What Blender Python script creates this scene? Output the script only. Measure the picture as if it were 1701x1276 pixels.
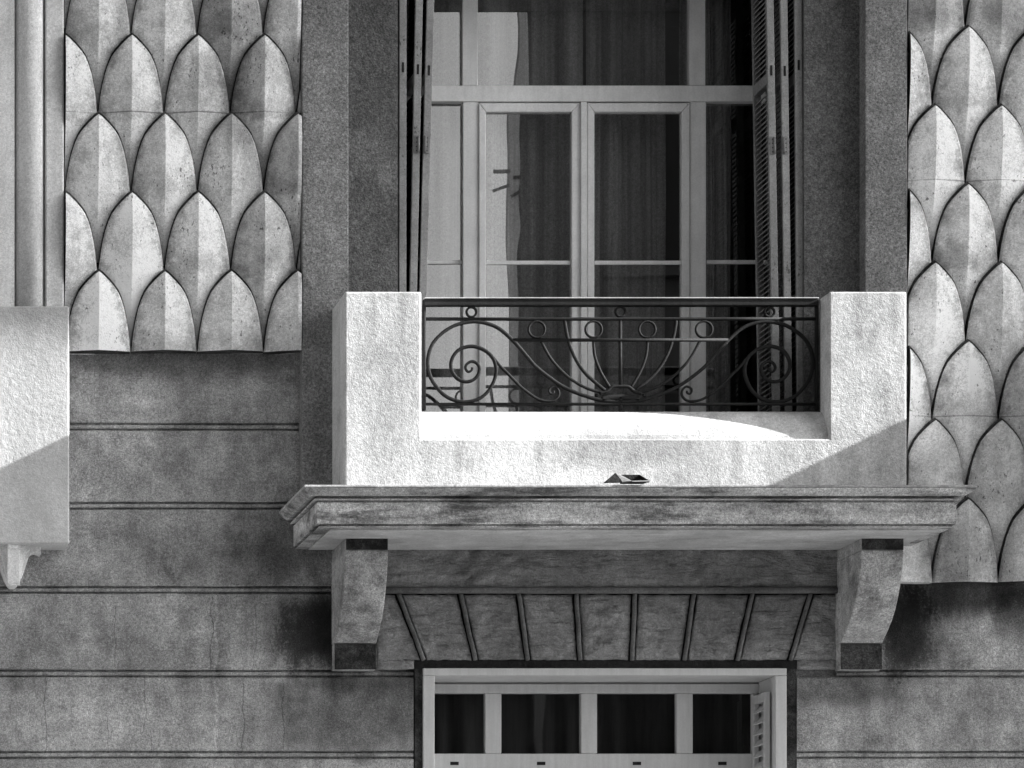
import bpy, bmesh, math, random
from mathutils import Vector, Matrix, noise
random.seed(7)
for o in list(bpy.data.objects): bpy.data.objects.remove(o)
S = bpy.context.scene
COL = S.collection

# ------------------------------------------------------------------ camera
VX, VY, D = -420.0, 1780.0, 20.0        # foot of the perpendicular on the wall (photo px), camera distance (m)
PX = 300.0                              # photo px per metre on the wall plane
EYE = 1.6
def wx(px, d=0.0): return (VX + (px - VX) * (D - d) / D - 1002.0) / PX
def wz(py, d=0.0): return EYE + (VY - py) * (D - d) / D / PX
CX = (VX - 1002.0) / PX
cam = bpy.data.cameras.new('camera'); cam_o = bpy.data.objects.new('camera', cam); COL.objects.link(cam_o)
cam_o.location = (CX, -D, EYE); cam_o.rotation_euler = (math.radians(90), 0, 0)
cam.sensor_width = 36.0; cam.lens = 36.0 * D / (1701.0 / PX)
cam.shift_x = (850.5 - VX) / 1701.0; cam.shift_y = (VY - 638.0) / 1701.0
cam.clip_start = 0.5; cam.clip_end = 2000.0
S.camera = cam_o

# ------------------------------------------------------------------ light
SUN = Vector((1.0, -1.0 / 7.0, 0.49)).normalized()      # towards the sun: grazing the facade from the right
W = bpy.data.worlds.new('World'); S.world = W; W.use_nodes = True
nt = W.node_tree; nt.nodes.clear()
sky = nt.nodes.new('ShaderNodeTexSky'); sky.sky_type = 'NISHITA'; sky.sun_disc = False
sky.sun_elevation = math.asin(SUN.z); sky.sun_rotation = math.atan2(SUN.x, SUN.y)
sky.air_density = 1.0; sky.dust_density = 2.0
bw = nt.nodes.new('ShaderNodeRGBToBW')                   # black-and-white photograph
bg = nt.nodes.new('ShaderNodeBackground'); bg.inputs['Strength'].default_value = 0.13
wo = nt.nodes.new('ShaderNodeOutputWorld')
nt.links.new(sky.outputs[0], bw.inputs[0]); nt.links.new(bw.outputs[0], bg.inputs['Color']); nt.links.new(bg.outputs[0], wo.inputs['Surface'])
sl = bpy.data.lights.new('sun', 'SUN'); sl.energy = 5.0; sl.angle = math.radians(0.53); sl.color = (1, 1, 1)
so = bpy.data.objects.new('sun', sl); COL.objects.link(so); so.location = (10, -10, 20)
so.rotation_euler = SUN.to_track_quat('Z', 'Y').to_euler()
S.view_settings.view_transform = 'Standard'; S.view_settings.look = 'None'
S.view_settings.gamma = 1.0; S.view_settings.use_curve_mapping = False
S.view_settings.exposure = 1.85
S.render.engine = 'CYCLES'

# ------------------------------------------------------------------ materials
class NT:
    def __init__(s, name):
        s.m = bpy.data.materials.new(name); s.m.use_nodes = True
        s.t = s.m.node_tree; s.t.nodes.clear()
        s.out = s.t.nodes.new('ShaderNodeOutputMaterial')
    def n(s, typ, **kw):
        x = s.t.nodes.new(typ)
        for k, v in kw.items(): setattr(x, k, v)
        return x
    def put(s, inp, v):
        if isinstance(v, bpy.types.NodeSocket): s.t.links.new(v, inp)
        else: inp.default_value = v
    def math(s, op, a, b=None, c=None, clamp=False):
        x = s.n('ShaderNodeMath', operation=op); x.use_clamp = clamp
        s.put(x.inputs[0], a)
        if b is not None: s.put(x.inputs[1], b)
        if c is not None: s.put(x.inputs[2], c)
        return x.outputs[0]
    def rng(s, v, a, b, c, d, smooth=False):
        x = s.n('ShaderNodeMapRange'); x.interpolation_type = 'SMOOTHSTEP' if smooth else 'LINEAR'
        s.put(x.inputs[0], v)
        for i, q in enumerate((a, b, c, d)): s.put(x.inputs[i + 1], q)
        return x.outputs[0]
    def noise(s, vec, scale, detail=3.0, rough=0.55, dist=0.0):
        x = s.n('ShaderNodeTexNoise'); s.put(x.inputs['Vector'], vec)
        x.inputs['Scale'].default_value = scale; x.inputs['Detail'].default_value = detail
        x.inputs['Roughness'].default_value = rough; x.inputs['Distortion'].default_value = dist
        return x.outputs[0]
    def scaled(s, vec, sc, off=(0, 0, 0)):
        x = s.n('ShaderNodeMapping'); s.put(x.inputs[0], vec)
        x.inputs['Scale'].default_value = sc; x.inputs['Location'].default_value = off
        return x.outputs[0]

def plaster(name, base, mottle=0.35, grain=0.25, bump=0.25, bump_scale=110.0, streak=0.25, per_obj=0.0,
            stains_shading=(), cracks=(), wave=0.0, rough=0.9, pits=0.0, patch=0.0, sdir=(3.2, 2.0, 0.5), pscale=(1, 1, 1), leaf=False, lump=2.2, prange=(.50, .70)):
    """stains: (px, py, rx, ry, factor, granular) on the wall plane in photo px; cracks: (px, py0, py1, width_mm, factor)"""
    k = NT(name); pos = k.n('ShaderNodeNewGeometry').outputs['Position']
    sep = k.n('ShaderNodeSeparateXYZ'); k.put(sep.inputs[0], pos); X, Y, Z = sep.outputs
    v = k.rng(k.noise(pos, 2.2, 6, 0.66), 0.3, 0.7, 1 - mottle, 1 + mottle)
    v = k.math('MULTIPLY', v, k.rng(k.noise(pos, 11, 4, 0.6), 0.3, 0.7, 1 - mottle * .55, 1 + mottle * .55))
    if streak:
        st = k.noise(k.scaled(pos, sdir), 1.6, 5, 0.65)
        v = k.math('MULTIPLY', v, k.rng(st, 0.3, 0.7, 1 - streak, 1 + streak))
    if patch:
        pt = k.noise(k.scaled(pos, pscale, (3.1, 8.2, 1.7)), 5.0, 7, 0.72)
        v = k.math('MULTIPLY', v, k.rng(pt, prange[0], prange[1], 1.0, 1 - patch, True))
    if grain:
        v = k.math('MULTIPLY', v, k.rng(k.noise(pos, 62, 2, 0.7), 0.3, 0.7, 1 - grain * .6, 1 + grain * .6))
        v = k.math('MULTIPLY', v, k.rng(k.noise(pos, 150, 1, 0.7), 0.3, 0.7, 1 - grain * .7, 1 + grain * .7))
    if pits:
        pn = k.noise(k.scaled(pos, (1, 1, .55)), 75, 2, .6)
        pt_ = k.rng(k.noise(pos, 4.2, 4, .65), 0.40, 0.75, 0.74, 0.55)
        near = k.rng(pn, pt_, k.math('ADD', pt_, .05), 0, 1)
        v = k.math('MULTIPLY', v, k.rng(near, 0, 1, 1, 1 - pits))
    if per_obj:
        v = k.math('MULTIPLY', v, k.rng(k.n('ShaderNodeObjectInfo').outputs['Random'], 0, 1, 1 - per_obj, 1 + per_obj))
    if leaf:      # soot crust on scale edges; left flank and lower band darker on some scales
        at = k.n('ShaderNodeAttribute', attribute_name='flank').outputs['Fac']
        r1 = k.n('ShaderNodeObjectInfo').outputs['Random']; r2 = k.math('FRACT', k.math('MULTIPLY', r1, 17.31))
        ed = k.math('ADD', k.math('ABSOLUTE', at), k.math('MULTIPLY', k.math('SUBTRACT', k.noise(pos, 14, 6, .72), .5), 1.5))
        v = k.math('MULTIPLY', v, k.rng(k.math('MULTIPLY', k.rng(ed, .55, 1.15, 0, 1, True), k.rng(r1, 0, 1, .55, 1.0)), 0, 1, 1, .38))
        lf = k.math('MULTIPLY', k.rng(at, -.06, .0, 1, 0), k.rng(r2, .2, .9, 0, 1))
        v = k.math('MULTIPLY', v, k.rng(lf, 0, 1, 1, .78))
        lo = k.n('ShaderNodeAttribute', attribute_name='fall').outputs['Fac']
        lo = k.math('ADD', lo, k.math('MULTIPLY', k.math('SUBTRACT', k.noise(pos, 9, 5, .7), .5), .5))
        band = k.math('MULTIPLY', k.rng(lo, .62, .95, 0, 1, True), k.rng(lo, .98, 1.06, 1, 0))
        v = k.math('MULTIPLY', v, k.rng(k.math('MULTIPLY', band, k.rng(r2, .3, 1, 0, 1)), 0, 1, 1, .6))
    wob = k.math('SUBTRACT', k.noise(k.scaled(pos, (1.3, 1.3, .45)), 5.5, 6, 0.68), 0.5) if stains_shading else None
    grit = k.noise(pos, 62, 3, 0.6) if any(q[5] for q in stains_shading) else None
    for (px, py, rx, ry, f, g) in stains_shading:
        dx = k.math('DIVIDE', k.math('SUBTRACT', X, wx(px)), rx / PX)
        dz = k.math('DIVIDE', k.math('SUBTRACT', Z, wz(py)), ry / PX)
        pw = 2.0 if not g else 3.0
        dist = k.math('POWER', k.math('ADD', k.math('POWER', k.math('ABSOLUTE', dx), pw), k.math('POWER', k.math('ABSOLUTE', dz), pw)), 1 / pw)
        dist = k.math('ADD', dist, k.math('MULTIPLY', wob, 1.1 if g else 1.7))
        mk = k.rng(dist, 1.35, 0.35, 0, 1, True)
        if g:
            thr = k.rng(mk, 0, 1, 0.72, 0.30)
            sp = k.rng(grit, k.math('SUBTRACT', thr, 0.08), k.math('ADD', thr, 0.09), 0, 1)
            mk = k.math('MULTIPLY', k.math('ADD', k.math('MULTIPLY', sp, 0.5), k.math('MULTIPLY', mk, 0.5)), k.rng(mk, 0, .25, 0, 1))
        v = k.math('MULTIPLY', v, k.rng(mk, 0, 1, 1, f))
    for (px, y0, y1, wmm, f) in cracks:
        wv = k.math('MULTIPLY', k.math('SUBTRACT', k.noise(k.scaled(pos, (0.2, 0.2, 1), (px * .37, 0, 0)), 4.5, 6, 0.6), 0.5), 0.10)
        ds = k.math('ABSOLUTE', k.math('SUBTRACT', k.math('SUBTRACT', X, wx(px)), wv))
        mk = k.rng(ds, wmm / 1000.0, 0.0, 0, 1)
        mk = k.math('MULTIPLY', mk, k.math('MULTIPLY', k.math('LESS_THAN', Z, wz(y0)), k.math('GREATER_THAN', Z, wz(y1))))
        v = k.math('MULTIPLY', v, k.rng(mk, 0, 1, 1, f))
    v = k.math('MULTIPLY', v, base)
    v = k.math('MINIMUM', v, 0.9)
    b = k.n('ShaderNodeBsdfPrincipled'); cb = k.n('ShaderNodeCombineColor')
    for i in range(3): k.put(cb.inputs[i], v)
    k.put(b.inputs['Base Color'], cb.outputs[0]); b.inputs['Roughness'].default_value = rough
    b.inputs['Specular IOR Level'].default_value = 0.2
    h = k.math('ADD', k.noise(pos, bump_scale, 3, 0.6), k.math('MULTIPLY', k.noise(pos, bump_scale * .22, 4, 0.6), lump))
    if wave:
        h = k.math('ADD', h, k.math('MULTIPLY', k.noise(k.scaled(pos, (1, 1, 4.0)), 5.5, 5, 0.6, 1.2), wave))
    bp = k.n('ShaderNodeBump'); bp.inputs['Strength'].default_value = bump; bp.inputs['Distance'].default_value = 0.006
    k.put(bp.inputs['Height'], h); k.put(b.inputs['Normal'], bp.outputs[0])
    k.put(k.out.inputs['Surface'], b.outputs[0])
    return k.m

def paint(name, base, rough=0.45, var=0.12, grime=0.15, bump=0.05, spec=0.4, metal=0.0):
    k = NT(name); pos = k.n('ShaderNodeNewGeometry').outputs['Position']
    v = k.rng(k.noise(pos, 4, 5, .6), .3, .7, 1 - var, 1 + var)
    v = k.math('MULTIPLY', v, k.rng(k.noise(k.scaled(pos, (40, 40, 3)), 1, 4, .6), .35, .75, 1 + grime * .3, 1 - grime))
    v = k.math('MULTIPLY', v, k.rng(k.noise(pos, 110, 2, .7), .25, .75, 1 - var * .8, 1 + var * .8))
    v = k.math('MULTIPLY', v, base)
    b = k.n('ShaderNodeBsdfPrincipled'); cb = k.n('ShaderNodeCombineColor')
    for i in range(3): k.put(cb.inputs[i], v)
    k.put(b.inputs['Base Color'], cb.outputs[0]); b.inputs['Roughness'].default_value = rough
    b.inputs['Specular IOR Level'].default_value = spec; b.inputs['Metallic'].default_value = metal
    bp = k.n('ShaderNodeBump'); bp.inputs['Strength'].default_value = bump; bp.inputs['Distance'].default_value = .003
    k.put(bp.inputs['Height'], k.noise(pos, 130, 3)); k.put(b.inputs['Normal'], bp.outputs[0])
    k.put(k.out.inputs['Surface'], b.outputs[0])
    return k.m

def glass(name, refl):
    k = NT(name); pos = k.n('ShaderNodeNewGeometry').outputs['Position']
    bp = k.n('ShaderNodeBump'); bp.inputs['Strength'].default_value = 0.5; bp.inputs['Distance'].default_value = .0016
    k.put(bp.inputs['Height'], k.noise(k.scaled(pos, (1.2, 1, .7)), 2.2, 1, .4))
    tr = k.n('ShaderNodeBsdfTransparent'); tr.inputs[0].default_value = (.8, .8, .8, 1)
    gl = k.n('ShaderNodeBsdfGlossy'); gl.inputs['Roughness'].default_value = 0.004
    k.put(gl.inputs['Normal'], bp.outputs[0])
    dust = k.rng(k.noise(k.scaled(pos, (9, 1, .7)), 2, 5, .6), .3, .75, refl, refl * .82)
    mx = k.n('ShaderNodeMixShader'); k.put(mx.inputs[0], dust)
    k.put(mx.inputs[1], tr.outputs[0]); k.put(mx.inputs[2], gl.outputs[0])
    k.put(k.out.inputs['Surface'], mx.outputs[0])
    return k.m

CRACKS = [(352, 985, 1112, 4.0, .35), (192, 1000, 1110, 3.2, .4), (425, 990, 1110, 3.0, .45), (75, 1125, 1250, 3.8, .36),
          (240, 1125, 1215, 3.2, .4), (405, 1128, 1250, 4.0, .35), (470, 1135, 1245, 3.8, .36), (180, 1190, 1250, 3.0, .45),
          (252, 1210, 1250, 3.0, .45), (359, 985, 1250, 9.0, 1.35), (357, 1000, 1250, 4.0, 1.25)]
STAINS_SHADING = [(530, 1048, 88, 74, .10, True), (565, 1040, 50, 90, .5, False), (600, 1180, 170, 80, .5, True), (650, 1135, 90, 34, .5, False), (560, 1135, 70, 24, .5, False),
          (1505, 1045, 56, 105, .10, True), (1470, 1010, 60, 60, .4, False), (1620, 985, 150, 40, .25, True), (1540, 990, 60, 50, .4, False),
          (300, 600, 260, 34, .5, False), (480, 900, 100, 80, .45, False), (1400, 1140, 110, 40, .45, True), (1690, 1010, 50, 60, .4, True),  # dark strip below the scale panel and patch below the cornice are painted shade
          (700, 1090, 40, 40, .4, False), (1640, 1070, 60, 50, 1.35, False), (597, 1140, 12, 20, 1.7, False), (60, 1080, 70, 60, .75, False),
          (240, 1010, 60, 40, 1.2, False), (200, 1180, 90, 40, 1.2, False), (240, 690, 60, 80, 1.25, False), (410, 640, 60, 60, 1.2, False), (200, 940, 60, 40, 1.2, False)]
M = {}
M['wall'] = plaster('wall_plaster', .34, .44, .55, .6, 100, .2, .05, STAINS_SHADING, CRACKS, patch=.35)
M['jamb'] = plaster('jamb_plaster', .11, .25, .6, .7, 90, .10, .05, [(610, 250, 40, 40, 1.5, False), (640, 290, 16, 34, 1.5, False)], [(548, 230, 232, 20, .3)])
M['pilaster'] = plaster('pilaster_plaster', .19, .28, .6, .5, 95, .18, .05)
M['scale'] = plaster('cast_stone', .74, .26, .30, .3, 110, .2, .16, pits=.7, patch=.35, leaf=True, stains_shading=[(430, 120, 110, 60, .62, False), (360, 180, 90, 80, .66, False), (450, 260, 80, 70, .66, False), (380, 30, 90, 40, .7, False), (450, 400, 60, 60, .75, False), (1550, 20, 60, 30, .6, False), (1660, 30, 40, 40, .5, False), (1680, 660, 40, 90, .7, False), (1570, 930, 90, 60, .7, False), (190, 420, 150, 190, 1.3, False), (150, 130, 80, 120, 1.15, False), (300, 193.5, 240, 1.3, .4, False), (1600, 306, 140, 1.2, .5, False), (1640, 696, 140, 1.2, .5, False)])  # large pale patch at lower left brightens the colour in place of light
M['grime'] = plaster('soot_crust', .06, .5, .7, .8, 70, .1, patch=.7, prange=(.4, .6))
M['column'] = plaster('column_plaster', .70, .12, .22, .2, 110, .16)
M['white'] = plaster('white_roughcast', .52, .12, .26, .42, 150, .22, patch=.28, lump=1.6, prange=(.48, .68), stains_shading=[(1000, 858, 800, 22, .62, False), (1000, 775, 110, 30, .72, True), (610, 660, 50, 110, .82, True), (690, 770, 40, 40, .85, False), (1410, 560, 50, 60, .85, True), (590, 560, 9, 70, .78, False), (640, 545, 7, 55, .8, False), (1375, 560, 8, 70, .8, False), (1432, 550, 10, 60, .8, False), (860, 780, 9, 34, .8, False), (1180, 785, 12, 34, .8, False), (730, 785, 8, 30, .82, False)], cracks=[(655, 640, 800, 2.6, .72), (1120, 760, 830, 2.4, .72), (1400, 500, 610, 2.4, .75)])
M['panelwhite'] = plaster('pale_panel_plaster', .52, .10, .16, .45, 150, .1, lump=1.4, stains_shading=[(40, 505, 200, 70, .8, False)])  # this entry paints the overhang's soft shadow onto the panel top
M['cornice'] = plaster('weathered_cornice', .46, .25, .5, .5, 100, .35, patch=.75, prange=(.44, .66), sdir=(.5, .5, 6.0), pscale=(.45, 1, 2.2))
M['bracket'] = plaster('bracket_plaster', .42, .34, .5, .6, 90, .2, patch=.55, prange=(.44, .68))
M['soffit'] = plaster('soffit_plaster', .50, .22, .18, .5, 60, .25, wave=1.5, sdir=(.7, 1, 4.0), patch=.25, pscale=(.4, 2, 1))
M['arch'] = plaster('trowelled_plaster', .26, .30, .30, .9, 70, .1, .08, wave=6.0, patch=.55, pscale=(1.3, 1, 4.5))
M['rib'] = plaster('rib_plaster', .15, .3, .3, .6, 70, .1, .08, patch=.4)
M['dark'] = plaster('black_crust_shade', .018, .4, .4, .9, 60, 0)
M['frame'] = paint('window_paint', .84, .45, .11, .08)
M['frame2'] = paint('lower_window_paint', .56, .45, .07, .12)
M['shutter'] = plaster('shutter_paint', .26, .18, .25, .2, 120, .25, pits=.6, rough=.6)
M['slat'] = paint('slat_paint', .05, .55, .14, .3)
M['iron'] = paint('wrought_iron', .016, .65, .4, .3, .5, .12)
M['bright'] = paint('bright_iron', .36, .5, .2, .2, .2, .4)  # pale tone paints in the sunlit highlight along the handrail top
M['hinge'] = paint('hinge_metal', .19, .5, .3, .3, .1, .5)
M['glass'] = glass('window_glass', .26)
M['glass2'] = glass('dark_window_glass', .05)
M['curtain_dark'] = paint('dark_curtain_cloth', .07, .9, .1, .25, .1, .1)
M['curtain'] = plaster('curtain_cloth', .33, .1, .35, .1, 150, .55, sdir=(9, 2, .12))  # vertical streaks put fold shading into the cloth colour
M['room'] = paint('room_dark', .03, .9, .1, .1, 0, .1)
M['far_pale'] = plaster('opposite_pale_plaster', .5, .1, .1, .1, 60, .1)
M['far'] = plaster('opposite_plaster', .055, .2, .1, .1, 60, .2)
M['asphalt'] = plaster('asphalt', .07, .2, .2, .2, 40, 0)
M['paving'] = plaster('paving', .25, .2, .2, .2, 40, 0)

# ------------------------------------------------------------------ mesh helpers
class MB:
    def __init__(s): s.v = []; s.f = []; s.mi = []; s.sm = []
    def add(s, vs, fs, mi=0, smooth=False):
        o = len(s.v); s.v += [tuple(q) for q in vs]
        for f in fs: s.f.append([o + i for i in f]); s.mi.append(mi); s.sm.append(smooth)
        return s
    def box(s, x0, x1, y0, y1, z0, z1, mi=0):
        x0, x1 = sorted((x0, x1)); y0, y1 = sorted((y0, y1)); z0, z1 = sorted((z0, z1))
        return s.add([(x0, y0, z0), (x1, y0, z0), (x1, y1, z0), (x0, y1, z0), (x0, y0, z1), (x1, y0, z1), (x1, y1, z1), (x0, y1, z1)],
                     [(0, 3, 2, 1), (4, 5, 6, 7), (0, 1, 5, 4), (1, 2, 6, 5), (2, 3, 7, 6), (3, 0, 4, 7)], mi)
    def box_front(s, x0, x1, y0, y1, z0, z1):    # box whose street face takes the second material
        s.box(x0, x1, y0, y1, z0, z1); s.mi[-4] = 1; return s
    def box_edges(s, x0, x1, y0, y1, z0, z1):    # board whose long edges take the second material
        s.box(x0, x1, y0, y1, z0, z1); s.mi[-6] = 1; s.mi[-5] = 1; return s
    def prism_xz(s, pts, y0, y1, mi=0):          # polygon in x,z (counter-clockwise seen from -y), extruded in y
        n = len(pts)
        return s.add([(x, y0, z) for x, z in pts] + [(x, y1, z) for x, z in pts],
                     [list(range(n)), list(range(2 * n - 1, n - 1, -1))] + [(i, i + n, (i + 1) % n + n, (i + 1) % n) for i in range(n)], mi)
    def prism_yz(s, pts, x0, x1, mi=0, smooth=False):   # polygon in (d,z) extruded along x, d in front of the wall
        n = len(pts)
        s.add([(x0, -d, z) for d, z in pts] + [(x1, -d, z) for d, z in pts],
              [list(range(n)), list(range(2 * n - 1, n - 1, -1))], mi)
        o = len(s.v) - 2 * n
        for i in range(n):
            s.f.append([o + i, o + i + n, o + (i + 1) % n + n, o + (i + 1) % n]); s.mi.append(mi); s.sm.append(smooth)
        return s
    def prism_xy(s, pts, z0, z1, mi=0, smooth=False):   # polygon in (x,d) extruded along z
        n = len(pts)
        s.add([(x, -d, z0) for x, d in pts] + [(x, -d, z1) for x, d in pts],
              [list(range(n)), list(range(2 * n - 1, n - 1, -1))], mi)
        o = len(s.v) - 2 * n
        for i in range(n):
            s.f.append([o + i, o + (i + 1) % n, o + (i + 1) % n + n, o + i + n]); s.mi.append(mi); s.sm.append(smooth)
        return s
    def sweep(s, path, w, t, closed=False, sides=8, taper=None, mi=0):    # path of (x,z) at y=0; oval bar w in plane, t in depth
        n = len(path); P = [Vector((a, b)) for a, b in path]; rings = []
        for i in range(n):
            if closed: tg = P[(i + 1) % n] - P[i - 1]
            else: tg = P[min(i + 1, n - 1)] - P[max(i - 1, 0)]
            tg = tg.normalized() if tg.length else Vector((1, 0)); nn = Vector((-tg.y, tg.x))
            q = taper(i / (n - 1)) if taper else 1.0
            ring = []
            for j in range(sides):
                a = 2 * math.pi * (j + .5) / sides; ca, sa = math.cos(a), math.sin(a)
                e = .55
                u = math.copysign(abs(ca) ** e, ca) * w / 2 * q; yy = math.copysign(abs(sa) ** e, sa) * t / 2 * q
                ring.append((P[i].x + nn.x * u, yy, P[i].y + nn.y * u))
            rings.append(ring)
        vs = [q for r in rings for q in r]; fs = []
        for i in range(n if closed else n - 1):
            a, b = i * sides, ((i + 1) % n) * sides
            for j in range(sides): fs.append((a + j, a + (j + 1) % sides, b + (j + 1) % sides, b + j))
        if not closed: fs += [list(range(sides - 1, -1, -1)), list(range((n - 1) * sides, n * sides))]
        return s.add(vs, fs, mi, True)
    def mesh(s, name, mats, fix=True):
        me = bpy.data.meshes.new(name); me.from_pydata(s.v, [], s.f)
        for m in (mats if isinstance(mats, (list, tuple)) else [mats]): me.materials.append(M[m] if isinstance(m, str) else m)
        me.polygons.foreach_set('material_index', s.mi); me.polygons.foreach_set('use_smooth', s.sm)
        if fix:
            b = bmesh.new(); b.from_mesh(me); bmesh.ops.recalc_face_normals(b, faces=b.faces); b.to_mesh(me); b.free()
        me.update(); return me
    def build(s, name, mats, parent=None, bevel=0.0, loc=None, seg=2):
        o = obj(name, s.mesh(name, mats), parent)
        if loc: o.location = loc
        if bevel:
            q = o.modifiers.new('bevel', 'BEVEL'); q.width = bevel; q.segments = seg; q.limit_method = 'ANGLE'; q.angle_limit = math.radians(40)
        return o
def obj(name, me, parent=None, loc=None):
    o = bpy.data.objects.new(name, me); COL.objects.link(o); o.parent = parent
    if loc: o.location = loc
    return o
def tag(o, label=None, cat=None, group=None, kind=None):
    if label: o['label'] = label
    if cat: o['category'] = cat
    if group: o['group'] = group
    if kind: o['kind'] = kind
    return o
def thing(name, label, cat, group=None, loc=(0, 0, 0)):
    return tag(obj(name, None, None, loc), label, cat, group)
def spline(pts, per=6):
    out = []; n = len(pts)
    for i in range(n - 1):
        p0, p1, p2, p3 = (Vector(pts[max(0, min(n - 1, q))]) for q in (i - 1, i, i + 1, i + 2))
        for j in range(per):
            t = j / per
            out.append(tuple(.5 * ((2 * p1) + (p2 - p0) * t + (2 * p0 - 5 * p1 + 4 * p2 - p3) * t * t + (3 * p1 - p0 - 3 * p2 + p3) * t ** 3)))
    out.append(tuple(pts[-1])); return out

# ------------------------------------------------------------------ setting
tag(MB().box(-150, 150, -400, 400, -.4, 0).build('ground', 'asphalt'), kind='structure')
pv = tag(MB().box(-60, 60, -3.2, -0.05, 0.004, .13).build('pavement', 'paving', bevel=.015), kind='structure')
tag(MB().box(-60, 60, -22.9, -19.0, 0.004, .13).build('far_pavement', 'paving', bevel=.015), kind='structure')

# ---- facade wall: backing wall pieces round the two openings, then courses, beads, jambs
TOPZ = 10.2
UX0, UX1 = wx(590), wx(1424)                    # upper opening (behind the recessed jambs)
UZ0, UZ1 = 4.72, 7.83
LX0, LX1 = wx(688), wx(1322); LZ1 = wz(1098)    # lower opening
LZ0 = 0.6
wall = thing('facade_wall', 'grey weathered plaster facade wall with horizontal banded courses', 'wall')
GB = -.028                                      # groove bottom depth
def backing(x0, x1, z0, z1): MB().box(x0, x1, -GB, .34, z0, z1).build('wall_backing', 'wall', wall)
XL, XR = -14.0, 22.0
backing(XL, UX0, 3.9, TOPZ); backing(UX1, XR, 3.9, TOPZ)
backing(UX0, UX1, 3.9, UZ0); backing(UX0, UX1, UZ1, TOPZ)
backing(XL, LX0, LZ0, 3.9); backing(LX1, XR, LZ0, 3.9)
backing(LX0, LX1, LZ1, 3.9); backing(XL, XR, 0.13, LZ0)

def course(x0, x1, y0, y1):
    x0, x1, z0, z1 = wx(x0), wx(x1), wz(y0), wz(y1)
    nx = max(2, int((x1 - x0) / .06)); m = MB(); top = []
    # front face with slightly wavering arrises
    def e(x, z): return noise.noise(Vector((x * 3.1, z * 7.7, 1.3))) * .0035
    vs = []; r = .006
    for i in range(nx + 1):
        x = x0 + (x1 - x0) * i / nx
        a, b = z0 + e(x, z0), z1 + e(x, z1)
        fr = .0 + noise.noise(Vector((x * 1.7, 0, z0 * 2))) * .002
        vs += [(x, -GB + .003, a), (x, -fr + r, a), (x, -fr, a - r), (x, -fr, b + r), (x, -fr + r, b), (x, -GB + .003, b)]
    fs = []
    for i in range(nx):
        for j in range(5): fs.append((i * 6 + j, (i + 1) * 6 + j, (i + 1) * 6 + j + 1, i * 6 + j + 1))
    fs += [(0, 1, 2, 3, 4, 5), tuple(nx * 6 + q for q in (5, 4, 3, 2, 1, 0))]
    m.add(vs, fs); return m.build('stone_course', 'wall', wall)
def bead(x0, x1, y):
    x0, x1 = wx(x0), wx(x1); zc = wz(y); r = .0115; n = 8; nx = max(2, int((x1 - x0) / .12)); vs = []; fs = []
    for i in range(nx + 1):
        x = x0 + (x1 - x0) * i / nx
        w = noise.noise(Vector((x * 2.2, y, 0))) * .002
        for j in range(n):
            a = math.pi * 2 * j / n; vs.append((x, .016 - math.cos(a) * r * 1.1, zc + w + math.sin(a) * r))
    for i in range(nx):
        for j in range(n): fs.append((i * n + j, i * n + (j + 1) % n, (i + 1) * n + (j + 1) % n, (i + 1) * n + j))
    MB().add(vs, fs, 0, True).build('joint_bead', 'wall', wall)
JY = [709, 840, 980, 1119, 1254, 1390, 1526, 1662]
g = 6.5
# left field
course(-900, 560, 575, JY[0] - g)
for a, b in zip(JY[:-1], JY[1:]): course(-900, 560 if a < 1100 else 687, a + g, b - g)
course(-900, 687, JY[-1] + g, 2040)
for y in JY: bead(-900, 560 if y < 1100 else 687, y)
# right field
course(1395, 2900, 966, JY[3] - g)
for a, b in zip(JY[3:-1], JY[4:]): course(1324, 2900, a + g, b - g)
course(1324, 2900, JY[-1] + g, 2040)
for y in JY[3:]: bead(1390 if y < 1200 else 1324, 2900, y)

# recessed window jambs beside the shutters, lintel above
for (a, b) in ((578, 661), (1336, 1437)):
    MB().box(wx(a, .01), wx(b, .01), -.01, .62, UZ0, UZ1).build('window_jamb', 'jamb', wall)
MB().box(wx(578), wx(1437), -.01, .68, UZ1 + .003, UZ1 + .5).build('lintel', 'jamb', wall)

# ---- pilasters beside the window
for lab, a, b in (('narrow plain plaster pilaster between left scale panel and balcony window', 502, 579),
                  ('narrow plain plaster pilaster between balcony window and right scale panel', 1437, 1507)):
    p = thing('pilaster', lab, 'pilaster', 'plain pilasters flanking the window', (wx((a + b) / 2), 0, wz(870)))
    MB().box(wx(a, .11) - p.location.x, wx(b, .11) - p.location.x, -.11, .5, 0, TOPZ - wz(870)).build('shaft', 'pilaster', p, .006)

# ---- moulded pilaster at the left edge, standing on the neighbouring balcony
mp = thing('moulded_pilaster', 'pale moulded pilaster with half round shaft at the left edge', 'pilaster')
def zz(py): return wz(py, .1)
def col(name, pts, sm=False): MB().prism_xy(pts, wz(512, .1), TOPZ, 0, sm).build(name, 'column', mp)
X = lambda p: wx(p, .1)
col('side_fillet', [(X(-70), 0), (X(-70), .10), (X(24), .10), (X(24), 0)])
arc = [(X(27) + (X(73) - X(27)) * (.5 - .5 * math.cos(math.pi * i / 14)), .055 + .07 * math.sin(math.pi * i / 14)) for i in range(15)]
col('half_round_shaft', [(X(27), 0)] + arc + [(X(73), 0)], True)
col('edge_fillet', [(X(76), 0), (X(76), .085), (X(78), .09), (X(104), .09), (X(106.5), .085), (X(106.5), 0)])
col('groove_backing', [(X(24.2), 0), (X(24.2), .045), (X(75.8), .045), (X(75.8), 0)])

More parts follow.
